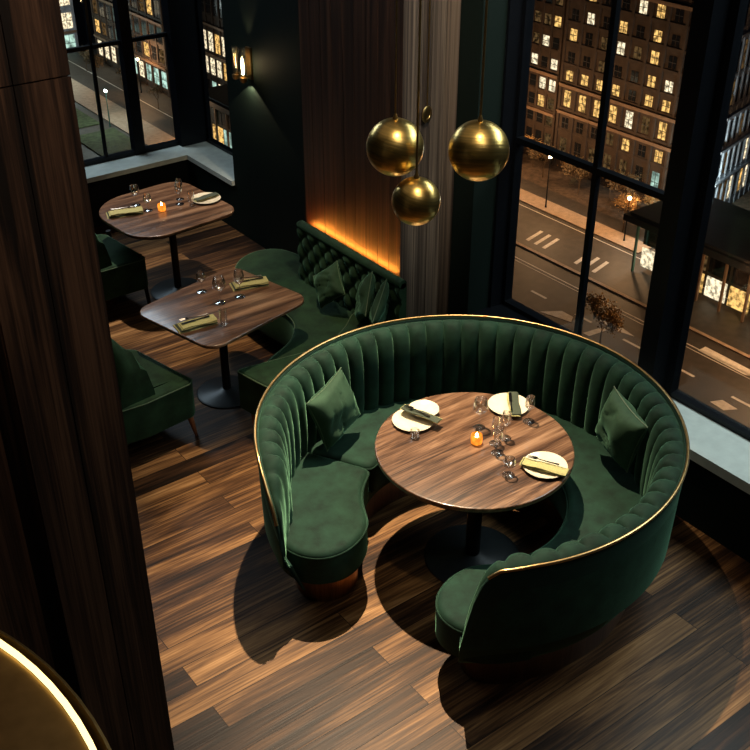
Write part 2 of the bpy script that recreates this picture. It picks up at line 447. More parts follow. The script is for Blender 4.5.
# outer shell
bm = bmesh.new(); rows = []
for i in range(241):
    phi = PA-.5+(PB-PA+1)*i/240; h = H(phi); row = []
    ri_ = 1.0+.06*max(0, min(1, (phi-150)/15))
    for r, z in [(1.103, h-.02), (1.109, h-.004), (1.117, h-.004), (1.123, h-.015), (1.11, .40+(h-.4)*.5), (1.075, .36), (1.022, .24), (1.005, .205), (min(ri_, .99), .2), (ri_, .4), (1.103, .42)]:
        p = pol(phi, r); row.append(bm.verts.new((p.x, p.y, z)))
    rows.append(row)
for a, b in zip(rows, rows[1:]):
    n = len(a)
    for k in range(n): bm.faces.new((a[k], b[k], b[(k+1) % n], a[(k+1) % n]))
for r in (rows[0], rows[-1]): bm.faces.new(r)
link('outer_shell', bm, M['shell'], booth, True)
bm = bmesh.new()
pts = [(*pol(-126.5+(172+126.5)*i/220, 1.121), H(-126.5+(172+126.5)*i/220)+.002) for i in range(221)]
tube(bm, pts, .0085, 8)
tag(link('rim_trim', bm, M['rim'], booth, True), 'thin brass rim')
# seat cushions: annular outlines with rounded free ends
def annular(pa, pb, ri, ro, capa=False, capb=False, n=150):
    P = []; rc = (ri+ro)/2; w = (ro-ri)/2
    da = math.degrees(w/rc)
    a, b = (pa+da if capa else pa), (pb-da if capb else pb)
    for k in range(61): P.append(pol(a+(b-a)*k/60, ro))
    if capb:
        for k in range(1, 16):
            t = PI*k/16; P.append(pol(b+da*math.sin(t), rc+w*math.cos(t)))
    for k in range(61): P.append(pol(b+(a-b)*k/60, ri))
    if capa:
        for k in range(1, 16):
            t = PI*k/16; P.append(pol(a-da*math.sin(t), rc-w*math.cos(t)))
    L_ = sum((P[i]-P[i-1]).length for i in range(len(P)))
    Q = resample(P, max(n, int(L_/.016)))
    for _ in range(9): Q = [(Q[i-1]+Q[i]*2+Q[(i+1) % len(Q)])/4 for i in range(len(Q))]
    return Q
RI, RO = .565, 1.0
for a, b, ca, cb, ro in [(-140.5, -112, True, False, 1.055), (-111.8, 119.0, False, False, 1.02), (119.2, 178.5, False, True, 1.07)]:
    P = annular(a, b, RI, ro, ca, cb, 150)
    s_ = link('seat_cushion', pad(bmesh.new(), P, .25, .455, .035, .0), M['velvet'], booth, True)
    link('piping', ringtube([q for q in annular(a, b, RI-.001, ro-.001, ca, cb, 150)], .425, .005), M['velvet'], s_, True)
P = annular(-138, 176, RI+.012, RO+.0, True, True, 300)
link('seat_base', pad(bmesh.new(), P, .195, .27, .0, .015), M['shell'], booth, True)
P = annular(-132, 170, RI+.05, RO-.04, True, True, 300)
bm = pad(bmesh.new(), P, 0, .2, 0)
link('wooden_plinth', bm, M['plinth'], booth, False)
P = annular(150, 170.6, RI+.045, RO-.035, False, True, 120)
tag(link('kick_band', pad(bmesh.new(), P, .0, .192, 0), M['copper'], booth, True), 'coppery metal band at the left end')

# ------------------------------------------------------------------ cushions
def cushion(name, c, nrm, size, roll, label, mat, group=None, seed=0, thick=.075, ty=1., diag=None):
    o = thing(name, c, label, 'cushion', group)
    n = Vector(nrm).normalized(); up = (Vector((0, 0, 1))-n*n.z).normalized(); rt = up.cross(n)
    cr, sr = math.cos(math.radians(roll)), math.sin(math.radians(roll))
    a = rt*cr+up*sr; b = up*cr-rt*sr
    if diag:
        U_ = Vector(diag[0]).normalized(); R_ = Vector(diag[1]); R_ = (R_-U_*R_.dot(U_)).normalized()
        a = (R_-U_)/2**.5; b = (R_+U_)/2**.5; n = R_.cross(U_)
    G = 26; bm = bmesh.new(); S = [[], []]
    def edge(u, v):
        k = 1-.10*(1-v*v)*abs(u)**2; l = 1-.10*(1-u*u)*abs(v)**2
        return u*k, v*l*ty
    for side in (0, 1):
        for i in range(G+1):
            row = []
            for j in range(G+1):
                u, v = 2*i/G-1, 2*j/G-1; eu, ev = edge(u, v)
                t = thick*((1-u**4)*(1-v**4))**.5*(1-.25*(u*u+v*v)/2)
                q = noise.noise(Vector((u*1.6+seed, v*1.6, side*5+seed)))*.022
                wr = abs(noise.noise(Vector((u*1.3+v*2.6+seed, v*.7-u*.5, side*3+seed*2))))
                w2 = -.015*max(0, 1-wr*9)*(1-u*u)*(1-v*v)
                e = (1-u*u)*(1-v*v)
                z = (t+q*min(1, 3*e)+w2)*(1 if side == 0 else -1)
                if i in (0, G) or j in (0, G): z = 0
                if side == 1 and (i in (0, G) or j in (0, G)): row.append(S[0][i][j]); continue
                row.append(bm.verts.new(Vector(c)+a*(eu*size/2)+b*(ev*size/2)+n*z))
            S[side].append(row)
        for i in range(G):
            for j in range(G):
                f = (S[side][i][j], S[side][i+1][j], S[side][i+1][j+1], S[side][i][j+1])
                bm.faces.new(f if side == 0 else tuple(reversed(f)))
    link('pillow_body', bm, mat, o, True)
    bp = bmesh.new(); pts = []
    for k in range(4*20):
        s, t = divmod(k, 20); t = 2*t/20-1
        u, v = [(t, -1), (1, t), (-t, 1), (-1, -t)][s]; eu, ev = edge(u, v)
        pts.append(Vector(c)+a*(eu*size/2)+b*(ev*size/2))
    pts.append(pts[0]); tube(bp, pts, .0035, 5)
    link('piping', bp, M['piping'], o, True)
    return o
cushion('throw_cushion', (2.815, 4.155, .705), (0, -1, 0), .345, 42, 'square green throw cushion standing on its corner at the left inside of the round booth', M['cushion'], seed=1.3, diag=((.473, .362, .803), (.835, .107, -.54)))
cushion('throw_cushion', (3.945, 3.005, .735), (0, -1, 0), .34, 42, 'square green throw cushion leaning on the right inside of the round booth', M['cushion'], seed=4.1, diag=((.222, .53, .818), (-.13, -.816, .564)))

# ------------------------------------------------------------------ tables
def pedestal(o, x, y, rbase, h, rp):
    link('pedestal_base', lathe(bmesh.new(), [(0, 0), (rbase, 0), (rbase, .008), (rbase-.012, .016), (rp+.03, .026), (rp+.01, .04), (0, .04)], 64, (x, y, 0)), M['blackb'], o, True)
    link('pedestal_column', lathe(bmesh.new(), [(0, .03), (rp, .03), (rp, h-.02), (.12, h-.012), (.12, h), (0, h)], 32, (x, y, 0)), M['black'], o, True)
TZ = .75
rt = thing('round_dining_table', (3.18, 3.36, 0), 'large round walnut dining table on a black pedestal inside the curved booth', 'table')
circ = [Vector((3.18+.535*math.cos(2*PI*k/128), 3.36+.535*math.sin(2*PI*k/128))) for k in range(128)]
link('tabletop', pad(bmesh.new(), circ, TZ-.026, TZ, .008, .004), M['tabletop'], rt, True)
circ2 = [Vector((3.18+.515*math.cos(2*PI*k/96), 3.36+.515*math.sin(2*PI*k/96))) for k in range(96)]
link('under_edge', pad(bmesh.new(), circ2, TZ-.044, TZ-.026, 0), M['black'], rt, True)
pedestal(rt, 3.17, 3.31, .275, TZ-.044, .042)
T2 = thing('cafe_table', (2.9, 5.57, 0), 'rounded rectangular walnut cafe table between the low chair and the L-shaped banquette', 'table')
P2 = rrect(2.90, 5.575, .90, .78, (.10, .12, .12, .12), math.radians(13))
link('tabletop', pad(bmesh.new(), P2, TZ-.022, TZ, .007, .004), M['tabletop'], T2, True)
P2b = rrect(2.90, 5.575, .86, .74, (.09, .10, .10, .10), math.radians(13))
link('under_edge', pad(bmesh.new(), P2b, TZ-.036, TZ-.022, 0), M['black'], T2, True)
pedestal(T2, 2.92, 5.66, .215, TZ-.036, .03)
T3 = thing('cafe_table', (3.32, 7.27, 0), 'rounded walnut cafe table furthest back in the window corner', 'table')
P3 = rrect(3.32, 7.29, .92, .92, (.18, .38, .26, .16), math.radians(5))
link('tabletop', pad(bmesh.new(), P3, TZ-.022, TZ, .007, .004), M['tabletop'], T3, True)
P3b = rrect(3.32, 7.29, .88, .88, (.16, .36, .24, .14), math.radians(5))
link('under_edge', pad(bmesh.new(), P3b, TZ-.036, TZ-.022, 0), M['black'], T3, True)
pedestal(T3, 3.38, 7.27, .23, TZ-.036, .03)

# ------------------------------------------------------------------ tableware
Z = TZ+.0005
def wine_glass(x, y, h, rb, label, group, slim=False, name='wine_glass'):
    o = thing(name, (x, y, Z), label, 'glass', group)
    st = h*.48
    if slim: pf = [(.006, st), (rb*.6, st+.015), (rb*.95, st+h*.18), (rb, st+h*.3), (rb*.82, h)]
    else: pf = [(.006, st), (rb*.55, st+.012), (rb*.93, st+h*.14), (rb, st+h*.24), (rb*.93, st+h*.38), (rb*.76, h)]
    inner = [(max(.001, r-.0016), z+(.003 if i == 0 else 0)) for i, (r, z) in enumerate(pf)]
    link('bowl', lathe(bmesh.new(), [(0, st-.002)]+pf+list(reversed(inner))+[(0, st+.004)], 24, (x, y, Z)), M['glass'], o, True)
    link('stem', lathe(bmesh.new(), [(.0035, .008), (.003, .03), (.003, st-.01), (.006, st+.001)], 10, (x, y, Z)), M['glass'], o, True)
    link('foot', lathe(bmesh.new(), [(0, 0), (.034, 0), (.034, .0018), (.012, .005), (.0035, .009), (0, .009)], 24, (x, y, Z)), M['glass'], o, True)
    return o
def tumbler(x, y, h, r, label, group=None):
    bm = lathe(bmesh.new(), [(0, 0), (r*.8, 0), (r*.84, .004), (r, h), (r-.002, h), (r*.8, .012), (0, .010)], 24, (0, 0, 0))
    o = link('water_glass', bm, M['glass'], None, True); o.location = (x, y, Z)
    return tag(o, label, 'glass', group)
def candle(x, y, label):
    o = thing('candle_holder', (x, y, Z), label, 'candle')
    link('glass_cup', lathe(bmesh.new(), [(0, 0), (.024, 0), (.030, .006), (.033, .03), (.030, .056), (.027, .056), (.029, .03), (.026, .008), (0, .006)], 24, (x, y, Z)), M['amber'], o, True)
    link('wax', lathe(bmesh.new(), [(0, .008), (.024, .008), (.025, .03), (0, .032)], 20, (x, y, Z)), M['wax'], o, True)
    link('flame', lathe(bmesh.new(), [(0, .034), (.006, .042), (.0075, .052), (.004, .064), (0, .074)], 12, (x, y, Z)), M['flame'], o, True)
    return o
def plate(x, y, r, label, z=0, name='plate'):
    o = thing(name, (x, y, Z+z), label, 'plate', 'plates on the dining tables')
    link('dish', lathe(bmesh.new(), [(0, .004), (r*.6, .004), (r*.68, .006), (r*.97, .017), (r, .0185), (r*.99, .0205), (r*.7, .0115), (r*.6, .009), (0, .009)], 40, (x, y, Z+z)), M['plate'], o, True)
    link('foot_rim', lathe(bmesh.new(), [(0, 0), (r*.66, 0), (r*.95, .013), (r*.66, .0045), (0, .0042)], 40, (x, y, Z+z)), M['plateedge'], o, True)
    return o
def napkin(x, y, z, L, W, rot, label, mat='napkin', stack=3, group='folded napkins on the tables'):
    bm = bmesh.new(); c, s = math.cos(rot), math.sin(rot); R_ = Matrix(((c, -s, 0), (s, c, 0), (0, 0, 1)))
    for k in range(stack):
        l, w = L*(1-.03*k), W*(1-.10*k); z0 = z+k*.0065*(1.4 if stack == 4 else 1); nx, ny = 14, 6; top = []; bot = []
        ox, oy = .004*k, -.006*k
        for i in range(nx+1):
            rt_, rb_ = [], []
            for j in range(ny+1):
                u, v = i/nx-.5, j/ny-.5; wav = .0012*math.sin(u*17+k*2)+.0012*math.sin(v*11+k+u*5)
                p = R_ @ Vector((u*l+ox, v*w+oy+.003*math.sin(u*9+k), 0)); ed = min(1, (0.5-abs(v))*w/.006+.15)
                rt_.append(bm.verts.new((x+p.x, y+p.y, z0+.0015+(.0075 if stack == 4 else .0045)*ed+wav))); rb_.append(bm.verts.new((x+p.x, y+p.y, z0+.0003)))
            top.append(rt_); bot.append(rb_)
        for i in range(nx):
            for j in range(ny):
                bm.faces.new((top[i][j], top[i+1][j], top[i+1][j+1], top[i][j+1])); bm.faces.new((bot[i][j], bot[i][j+1], bot[i+1][j+1], bot[i+1][j]))
        for i in range(nx):
            bm.faces.new((bot[i][0], bot[i+1][0], top[i+1][0], top[i][0])); bm.faces.new((top[i][ny], top[i+1][ny], bot[i+1][ny], bot[i][ny]))
        for j in range(ny):
            bm.faces.new((bot[0][j], top[0][j], top[0][j+1], bot[0][j+1])); bm.faces.new((bot[nx][j], bot[nx][j+1], top[nx][j+1], top[nx][j]))
        if k == 1 and mat == 'napkin':
            for f in list(bm.faces)[-(nx*ny*2+nx*2+ny*2):]: f.material_index = 1
    o = link('folded_napkin', bm, [M[mat], M['napkindk']], None, True); recenter(o, (x, y, z))
    return tag(o, label, 'napkin', group)
def fork(x, y, z, L, rot, label):
    bm = bmesh.new(); R_ = Matrix.Translation((x, y, z)) @ Matrix.Rotation(rot, 4, 'Z')
    def T(pts, r): tube(bm, [R_ @ Vector(p) for p in pts], r, 6)
    T([(-L/2, 0, .005), (-L*.2, 0, .004), (L*.12, 0, .006), (L*.22, 0, .008)], [.0055, .004, .003, .004])
    box(bm, L*.2, L*.30, -.011, .011, .006, .009, 0, R_)
    for t in (-.009, -.003, .003, .009): T([(L*.29, t, .0075), (L*.5, t, .006)], [.0021, .0012])
    o = link('fork', bm, M['steel'], None, True); recenter(o, (x, y, z)); return tag(o, label, 'fork', 'cutlery laid on the napkins')
def knife(x, y, z, L, rot, label):
    bm = bmesh.new(); R_ = Matrix.Translation((x, y, z)) @ Matrix.Rotation(rot, 4, 'Z')
    tube(bm, [R_ @ Vector(p) for p in [(-L/2, 0, .005), (-L*.3, 0, .005), (0, 0, .005)]], [.0058, .005, .004], 8)
    vs = box(bm, -.002, L*.46, -.0085, .0085, .004, .0062, 0, R_)
    tube(bm, [R_ @ Vector(p) for p in [(L*.45, -.003, .005), (L*.5, -.006, .005)]], [.0055, .001], 6)
    o = link('knife', bm, M['steel'], None, True); recenter(o, (x, y, z)); return tag(o, label, 'knife', 'cutlery laid on the napkins')

# round table settings
plate(3.055, 3.73, .118, 'cream plate at the left edge of the round table, under a smaller plate')
plate(3.15, 3.755, .088, 'small cream side plate lying on top of the left plate on the round table', .021, 'side_plate')
napkin(3.10, 3.715, Z+.044, .25, .055, math.radians(-72), 'rumpled olive napkin laid across the two plates at the left of the round table', stack=2)
fork(3.085, 3.73, Z+.06, .17, math.radians(105), 'dark fork on the napkin over the left plates of the round table')
plate(3.585, 3.525, .118, 'cream plate at the back of the round table beside the tall glasses')
napkin(3.60, 3.50, Z+.021, .24, .06, math.radians(52), 'olive napkin laid across the back plate of the round table', stack=2)
knife(3.59, 3.515, Z+.037, .18, math.radians(50), 'dark knife lying on the napkin of the back plate')
plate(3.345, 2.99, .118, 'cream plate at the front right edge of the round table')
napkin(3.325, 2.975, Z+.021, .25, .075, math.radians(-62), 'folded olive napkin crossing the front right plate', stack=3)
fork(3.335, 2.995, Z+.044, .17, math.radians(118), 'dark fork on the napkin of the front right plate')
GR = 'stemmed glasses on the tables'
wine_glass(3.315, 3.47, .19, .042, 'wide-bowled wine glass behind the lit candle on the round table', GR)
wine_glass(3.575, 3.35, .165, .029, 'wine glass standing alone at the back right of the round table', GR)
wine_glass(3.36, 3.31, .17, .027, 'slim champagne glass in the middle of the round table, the one furthest from the candle', GR, True, 'champagne_glass')
wine_glass(3.285, 3.305, .165, .026, 'slim champagne glass in the middle of the round table, next to the candle', GR, True, 'champagne_glass')
wine_glass(3.235, 3.235, .16, .03, 'stemmed glass at the front of the middle cluster on the round table', GR)
wine_glass(3.148, 3.055, .11, .034, 'short stemmed glass near the front edge of the round table, left of the front plate', GR)
tumbler(2.975, 3.615, .045, .026, 'very low clear glass beside the left plates on the round table')
candle(3.205, 3.37, 'lit amber candle cup in the centre of the round table')
# near cafe table settings
napkin(2.62, 5.44, Z, .26, .13, math.radians(-7), 'folded olive napkin at the front left of the near cafe table', stack=4)
fork(2.625, 5.465, Z+.038, .19, math.radians(170), 'dark fork on the front left napkin of the near cafe table')
knife(2.615, 5.425, Z+.038, .20, math.radians(176), 'dark knife on the front left napkin of the near cafe table')
napkin(3.19, 5.72, Z, .25, .13, math.radians(-16), 'folded olive napkin at the back of the near cafe table by the banquette', stack=4)
fork(3.20, 5.745, Z+.038, .19, math.radians(162), 'dark fork on the back napkin of the near cafe table')
knife(3.185, 5.705, Z+.038, .20, math.radians(166), 'dark knife on the back napkin of the near cafe table')
wine_glass(2.88, 5.82, .15, .033, 'wine glass at the back left of the near cafe table', GR)
wine_glass(2.90, 5.605, .19, .046, 'wide-bowled wine glass in the middle of the near cafe table', GR)
wine_glass(3.05, 5.60, .20, .036, 'wine glass in front of the back napkin on the near cafe table', GR)
tumbler(2.765, 5.325, .115, .026, 'clear straight water glass near the front edge of the near cafe table')
# far cafe table settings
napkin(3.04, 7.37, Z, .28, .13, math.radians(-17), 'folded dark napkin at the left of the far cafe table', stack=4)
fork(3.04, 7.385, Z+.038, .19, math.radians(-17), 'dark fork on the napkin of the far cafe table')
plate(3.69, 7.225, .12, 'cream plate at the right edge of the far cafe table')
napkin(3.69, 7.235, Z+.021, .22, .07, math.radians(5), 'olive napkin laid across the plate of the far cafe table', stack=2)
candle(3.305, 7.248, 'lit amber candle cup on the far cafe table by the window corner')
wine_glass(3.19, 7.47, .17, .038, 'wine glass beside the dark napkin on the far cafe table, the one further back', GR)
wine_glass(3.22, 7.315, .135, .034, 'short wine glass between the dark napkin and the candle on the far cafe table', GR)
wine_glass(3.48, 7.28, .18, .03, 'front wine glass of the pair right of the candle on the far cafe table', GR)
wine_glass(3.53, 7.37, .17, .03, 'rear wine glass of the pair right of the candle on the far cafe table', GR)
tumbler(3.545, 7.20, .12, .026, 'clear water glass beside the plate on the far cafe table')

# ------------------------------------------------------------------ banquette
bq = thing('corner_banquette', (3.7, 5.6, 0), 'L-shaped moss green velvet banquette with tufted back under the amber-lit wood panel', 'banquette')
main = smoothpoly([(2.98, 5.20), (3.27, 5.36), (3.42, 5.52), (3.47, 5.70), (3.44, 6.0), (3.45, 6.3), (3.52, 6.52), (3.66, 6.68), (3.85, 6.74), (4.02, 6.66), (4.09, 6.42), (4.02, 6.22), (3.93, 6.13), (3.9, 6.0), (3.9, 5.5), (3.88, 5.1), (3.5, 5.02), (3.1, 5.06)], 160)
main.reverse()
def ccw(P):
    a = sum(P[i-1].x*P[i].y-P[i].x*P[i-1].y for i in range(len(P)))
    return P if a > 0 else list(reversed(P))
main = ccw(main)
link('seat_cushion', pad(bmesh.new(), main, .14, .445, .03, .02, .004), M['velvet2'], bq, True)
link('piping', ringtube(main, .43, .004), M['piping'], bq, True)
arm = ccw(resample([Vector(p) for p in [(2.765, 5.19), (2.79, 5.205), (3.0, 5.175), (3.2, 5.14), (3.36, 5.125), (3.52, 5.16), (3.68, 5.26), (3.8, 5.36), (3.86, 5.39), (3.9, 5.38), (3.92, 5.3), (3.92, 5.0), (3.9, 4.74), (3.84, 4.66), (3.4, 4.6), (3.0, 4.66), (2.9, 4.70), (2.86, 4.76), (2.80, 5.0)]], 150))
link('seat_cushion', pad(bmesh.new(), arm, .17, .475, .02, .02, .003), M['velvet2'], bq, True)
link('piping', ringtube(arm, .463, .005), M['piping'], bq, True)
for (x, y) in [(2.83, 5.13), (2.93, 4.76), (3.6, 6.55), (3.8, 4.74)]:
    link('leg', lathe(bmesh.new(), [(0, 0), (.012, 0), (.024, .18), (0, .18)], 12, (x, y, 0)), M['leg'], bq, True)
# tufted back along the panel
bm = bmesh.new(); rows = []; ny, nz = 90, 30; ya, yb = 4.86, 6.10
for i in range(ny+1):
    y = ya+(yb-ya)*i/ny; row = []
    for j in range(nz+1):
        t = j/nz; z = .40+.50*t
        U, V = y/.075, z/.085
        d = abs(math.sin(PI*(U+V)/2)*math.sin(PI*(U-V)/2))**.4
        x = 3.868-.035*d*(1 if t < .9 else 1-(t-.9)*6)-.0*t
        row.append(bm.verts.new((x, y, z)))
    for (x, z) in [(3.88, .905), (3.893, .90), (3.90, .86), (3.90, .40)]: row.append(bm.verts.new((x, y, z)))
    rows.append(row)
for a, b in zip(rows, rows[1:]):
    for k in range(len(a)-1): bm.faces.new((a[k], b[k], b[k+1], a[k+1]))
for r in (rows[0], rows[-1]): bm.faces.new(r)
link('tufted_backrest', bm, M['velvet2'], bq, True)
tr = bmesh.new(); tube(tr, [(3.868, ya, .895), (3.868, 5.5, .895), (3.868, yb-.02, .895), (3.868, yb+.005, .885)], [.032, .032, .032, .026], 14)
rl = link('top_roll', tr, M['velvet2'], bq, True)
# light strip in the gap between the back and the panel
sl = thing('strip_light', (3.925, 5.55, .88), 'amber strip light hidden behind the top of the banquette back', 'strip light')
link('diffuser', BB((3.906, 3.918, 5.06, 6.08, .870, .878)), M['led'], sl)
link('channel', BB((3.903, 3.930, 5.01, 6.13, .855, .870)), M['black'], sl)
cushion('throw_cushion', (3.735, 5.54, .655), (-.90, -.05, .42), .26, 45, 'dark green throw cushion alone in the middle of the banquette back', M['cushion2'], 'dark cushions on the banquette', 2.2, .06)
cushion('throw_cushion', (3.755, 5.13, .72), (-.80, .55, .22), .31, 38, 'left dark green throw cushion of the pair at the right end of the banquette', M['cushion2'], 'dark cushions on the banquette', 5.7, .05)
cushion('throw_cushion', (3.765, 4.97, .72), (-.62, .76, .2), .31, 42, 'right dark green throw cushion of the pair at the right end of the banquette', M['cushion2'], 'dark cushions on the banquette', 8.1, .045)

# ------------------------------------------------------------------ chairs
def lowchair(x, y, rz, label, drum=False):
    o = thing('lounge_chair', (x, y, 0), label, 'chair', None)
    Rz = Matrix.Translation((x, y, 0)) @ Matrix.Rotation(rz, 4, 'Z')
    def w(px, py): v = Rz @ Vector((px, py, 0)); return Vector((v.x, v.y))
    out = [(.325, -.31), (.26, .26), (.22, .31), (-.05, .34), (-.22, .31), (-.27, .22), (-.27, -.22), (-.22, -.32), (-.05, -.35), (.29, -.345)]
    P = ccw(resample([w(*p) for p in out], 110))
    link('seat_cushion', pad(bmesh.new(), P, .17, .445, .025, .02, .004), M['velvet2'], o, True)
    link('piping', ringtube(P, .432, .004), M['piping'], o, True)
    # reclined back panel rising from the rear of the seat
    bm = bmesh.new(); rows = []
    for i in range(41):
        y_ = -.315+.63*i/40; q = abs(y_/.315); h = .87-.20*q**5; wr = .05*q**3
        row = []
        for px, z in [(.00, .42), (-.01, .50), (-.045, .64), (-.085, .78), (-.115, h-.02), (-.135, h), (-.165, h), (-.185, h-.02), (-.225, .60), (-.262, .42), (-.262, .30), (-.10, .30)]:
            if z < h: pass
            zz = min(z, h)
            p_ = w(px+wr, y_*(1 if z < .5 else 1+.02*(z-.5))); row.append(bm.verts.new((p_.x, p_.y, zz)))
        rows.append(row)
    for a, b in zip(rows, rows[1:]):
        k_ = len(a)
        for k in range(k_): bm.faces.new((a[k], b[k], b[(k+1) % k_], a[(k+1) % k_]))
    for r in (rows[0], rows[-1]): bm.faces.new(r)
    link('backrest', bm, M['velvet2'], o, True)
    if drum:
        c = w(-.03, 0)
        link('drum_base', lathe(bmesh.new(), [(0, 0), (.19, 0), (.2, .02), (.2, .17), (0, .17)], 40, (c.x, c.y, 0)), M['brassdk'], o, True)
        legs = [(.285, -.30), (.285, .28)]
    else: legs = [(.28, -.30), (.22, .25), (-.20, -.27), (-.20, .25)]
    for lx, ly in legs:
        a = w(lx, ly); b = w(lx*1.12 if not drum else lx*1.1, ly*1.03)
        if drum: bmq = tube(bmesh.new(), [(b.x, b.y, 0), (a.x, a.y, .46)], [.016, .022], 8)
        else: bmq = tube(bmesh.new(), [(b.x, b.y, 0), (a.x, a.y, .19)], [.011, .024], 10)
        link('leg', bmq, M['black'] if drum else M['leg'], o, True)
    return o
lowchair(2.145, 5.60, math.radians(6), 'low green velvet chair with tapered wooden legs, at the left of the near cafe table')
lowchair(2.755, 7.49, math.radians(0), 'low green velvet chair with round brass drum base, beside the far cafe table', True)

# ------------------------------------------------------------------ pendants
def pendant(x, y, z, r, label, cordr=.0035):
    o = thing('globe_pendant_lamp', (x, y, z), label, 'pendant lamp', 'brass globe pendants over the round booth')
    pf = [(0, -r)]+[(r*math.cos(a), r*math.sin(a)) for a in [-PI/2+PI*k/40 for k in range(1, 40)]]+[(0, r)]
    g = link('globe', lathe(bmesh.new(), pf, 72, (0, 0, 0)), M['brass'], o, True, world=False)
    g.rotation_euler = (.25, .1, rnd.random()*3)
    link('cap', lathe(bmesh.new(), [(.010, r*.98), (.010, r+.006), (.005, r+.02), (0, r+.02)], 20, (x, y, z)), M['brassdk'], o, True)
    link('cord', lathe(bmesh.new(), [(0, r+.015), (cordr, r+.015), (cordr, ZC-z-.02), (0, ZC-z-.02)], 8, (x, y, z)), M['brassdk'], o, True)
    link('ceiling_rose', lathe(bmesh.new(), [(0, ZC-z-.03), (.05, ZC-z-.03), (.06, ZC-z), (0, ZC-z)], 28, (x, y, z)), M['brassdk'], o, True)
pendant(2.375, 3.047, 2.683, .1106, 'brushed brass globe pendant on the left of the three')
pendant(2.366, 2.902, 2.513, .0932, 'smaller brushed brass globe pendant, the lowest of the three', .0045)
pendant(2.494, 2.706, 2.742, .1106, 'brushed brass globe pendant on the right of the three', .0045)
md = thing('brass_medallion', (4.14, 4.988, 1.96), 'small brass disc hanging on a thin rod in front of the grey wood pier', 'wall ornament')
link('disc', lathe(bmesh.new(), [(0, -.006), (.05, -.006), (.055, 0), (.05, .006), (.03, .007), (.028, .004), (0, .004)], 36), M['brassdk'], md, True, world=False).rotation_euler = (PI/2, 0, .3)
link('rod', lathe(bmesh.new(), [(0, .05), (.005, .05), (.005, ZC-1.96), (0, ZC-1.96)], 8, (4.14, 4.988, 1.96)), M['brassdk'], md, True)

# sconce on the green wall
sx, sy, sz = X1, 7.60, 1.66
so = thing('wall_sconce', (sx, sy, sz), 'brass wall sconce with two glass tubes glowing on the dark green wall', 'wall lamp')
link('back_plate', BB((sx-.02, sx, sy-.035, sy+.035, sz-.13, sz+.13)), M['brassdk'], so)
for dy, s_ in ((-.025, 1.), (.10, .9)):
    x_, y_ = sx-.09, sy+dy
    link('arm', BB((sx-.09, sx-.01, y_-.006, y_+.006, sz-.10, sz-.088)), M['brassdk'], so)
    link('glass_tube', lathe(bmesh.new(), [(.028, -.12), (.030, .14*s_), (.028, .14*s_), (.026, -.12)], 20, (x_, y_, sz)), M['glass'], so, True)
    link('cup', lathe(bmesh.new(), [(0, -.14), (.02, -.14), (.031, -.12), (.031, -.10), (0, -.10)], 20, (x_, y_, sz)), M['brassdk'], so, True)
    if dy < 0: link('bulb', lathe(bmesh.new(), [(0, -.08), (.009, -.07), (.011, 0), (.006, .05), (0, .06)], 14, (x_, y_, sz)), M['bulb'], so, True)
    else: link('bulb', lathe(bmesh.new(), [(0, -.03), (.004, -.02), (.004, .05), (0, .06)], 10, (x_, y_, sz)), M['amber'], so, True)

# big brass dish lamp in the near left corner
dx, dy_, dz, dr = -.364, .936, 3.0, .60
dl = thing('dish_pendant_lamp', (dx, dy_, dz), 'large brass dish lamp with a glowing rim in front of the column', 'pendant lamp')
link('dish', lathe(bmesh.new(), [(0, .03), (dr*.5, .018), (dr*.9, 0), (dr-.007, -.004), (dr-.007, -.03), (dr*.5, -.05), (0, -.06)], 96, (dx, dy_, dz)), M['brassdk'], dl, True)
link('light_ring', lathe(bmesh.new(), [(dr-.006, -.004), (dr-.004, .003), (dr+.001, .002), (dr+.002, -.005), (dr-.003, -.010), (dr-.006, -.004)], 96, (dx, dy_, dz)), M['ring'], dl, True)
link('outer_band', lathe(bmesh.new(), [(dr+.012, -.05), (dr+.016, -.05), (dr+.018, -.008), (dr+.014, -.006), (dr+.012, -.05)], 96, (dx, dy_, dz)), M['brassdk'], dl, True)
link('stem', lathe(bmesh.new(), [(0, .02), (.008, .02), (.008, ZC-dz), (0, ZC-dz)], 12, (dx, dy_, dz)), M['brassdk'], dl, True)
# ------------------------------------------------------------------ city outside (street 60 m below)
GZ = -60.2
def cz(h): return GZ+4*h
def cbox(x0, x1, y0, y1, h0, h1): return (4*x0, 4*x1, 4*y0, 4*y1, cz(h0), cz(h1))
struct('ground', BB(cbox(6, 60, -10, 90, -.1, -.01)), M['plaza'])
bm = bmesh.new()
box(bm, *cbox(14, 27.7, -5, 88, -.02, 0)); box(bm, *cbox(28.55, 29.45, 21.6, 88, -.02, 0))
def quad(pts, mi=1):
    vs = [bm.verts.new((4*a, 4*b, GZ+.03)) for a, b in pts]
    f = bm.faces.new(vs); f.material_index = mi
def stripe(x, y0, y1, w=.045): quad([(x-w, y0), (x+w, y0), (x+w, y1), (x-w, y1)])
stripe(24.05, 8, 60, .022); stripe(23.88, 8, 60, .014); stripe(21.5, 8, 60, .022); stripe(27.45, 8, 60, .02)
for cy in (24.3, 21.9):
    for k in range(3):
        y = cy-.45+k*.42
        quad([(25.35, y-.1), (26.35, y+.15), (26.35, y+.3), (25.35, y+.06)])
for k in range(16): stripe(22.7, 9+k*2.0, 9.7+k*2.0, .05)
for k in range(7): stripe(19.2, 9+k*3., 10.2+k*3., .05)
quad([(21.9, 20.5), (22.5, 20.1), (22.5, 19.6), (22.2, 19.4)]); quad([(22.0, 18.7), (23.4, 18.5), (23.4, 18.3), (22.0, 18.45)])
quad([(24.0, 15.9), (24.35, 15.9), (24.3, 13.6), (23.95, 14.2)]); quad([(22.0, 13.9), (22.35, 13.75), (22.3, 13.2), (21.95, 13.4)])
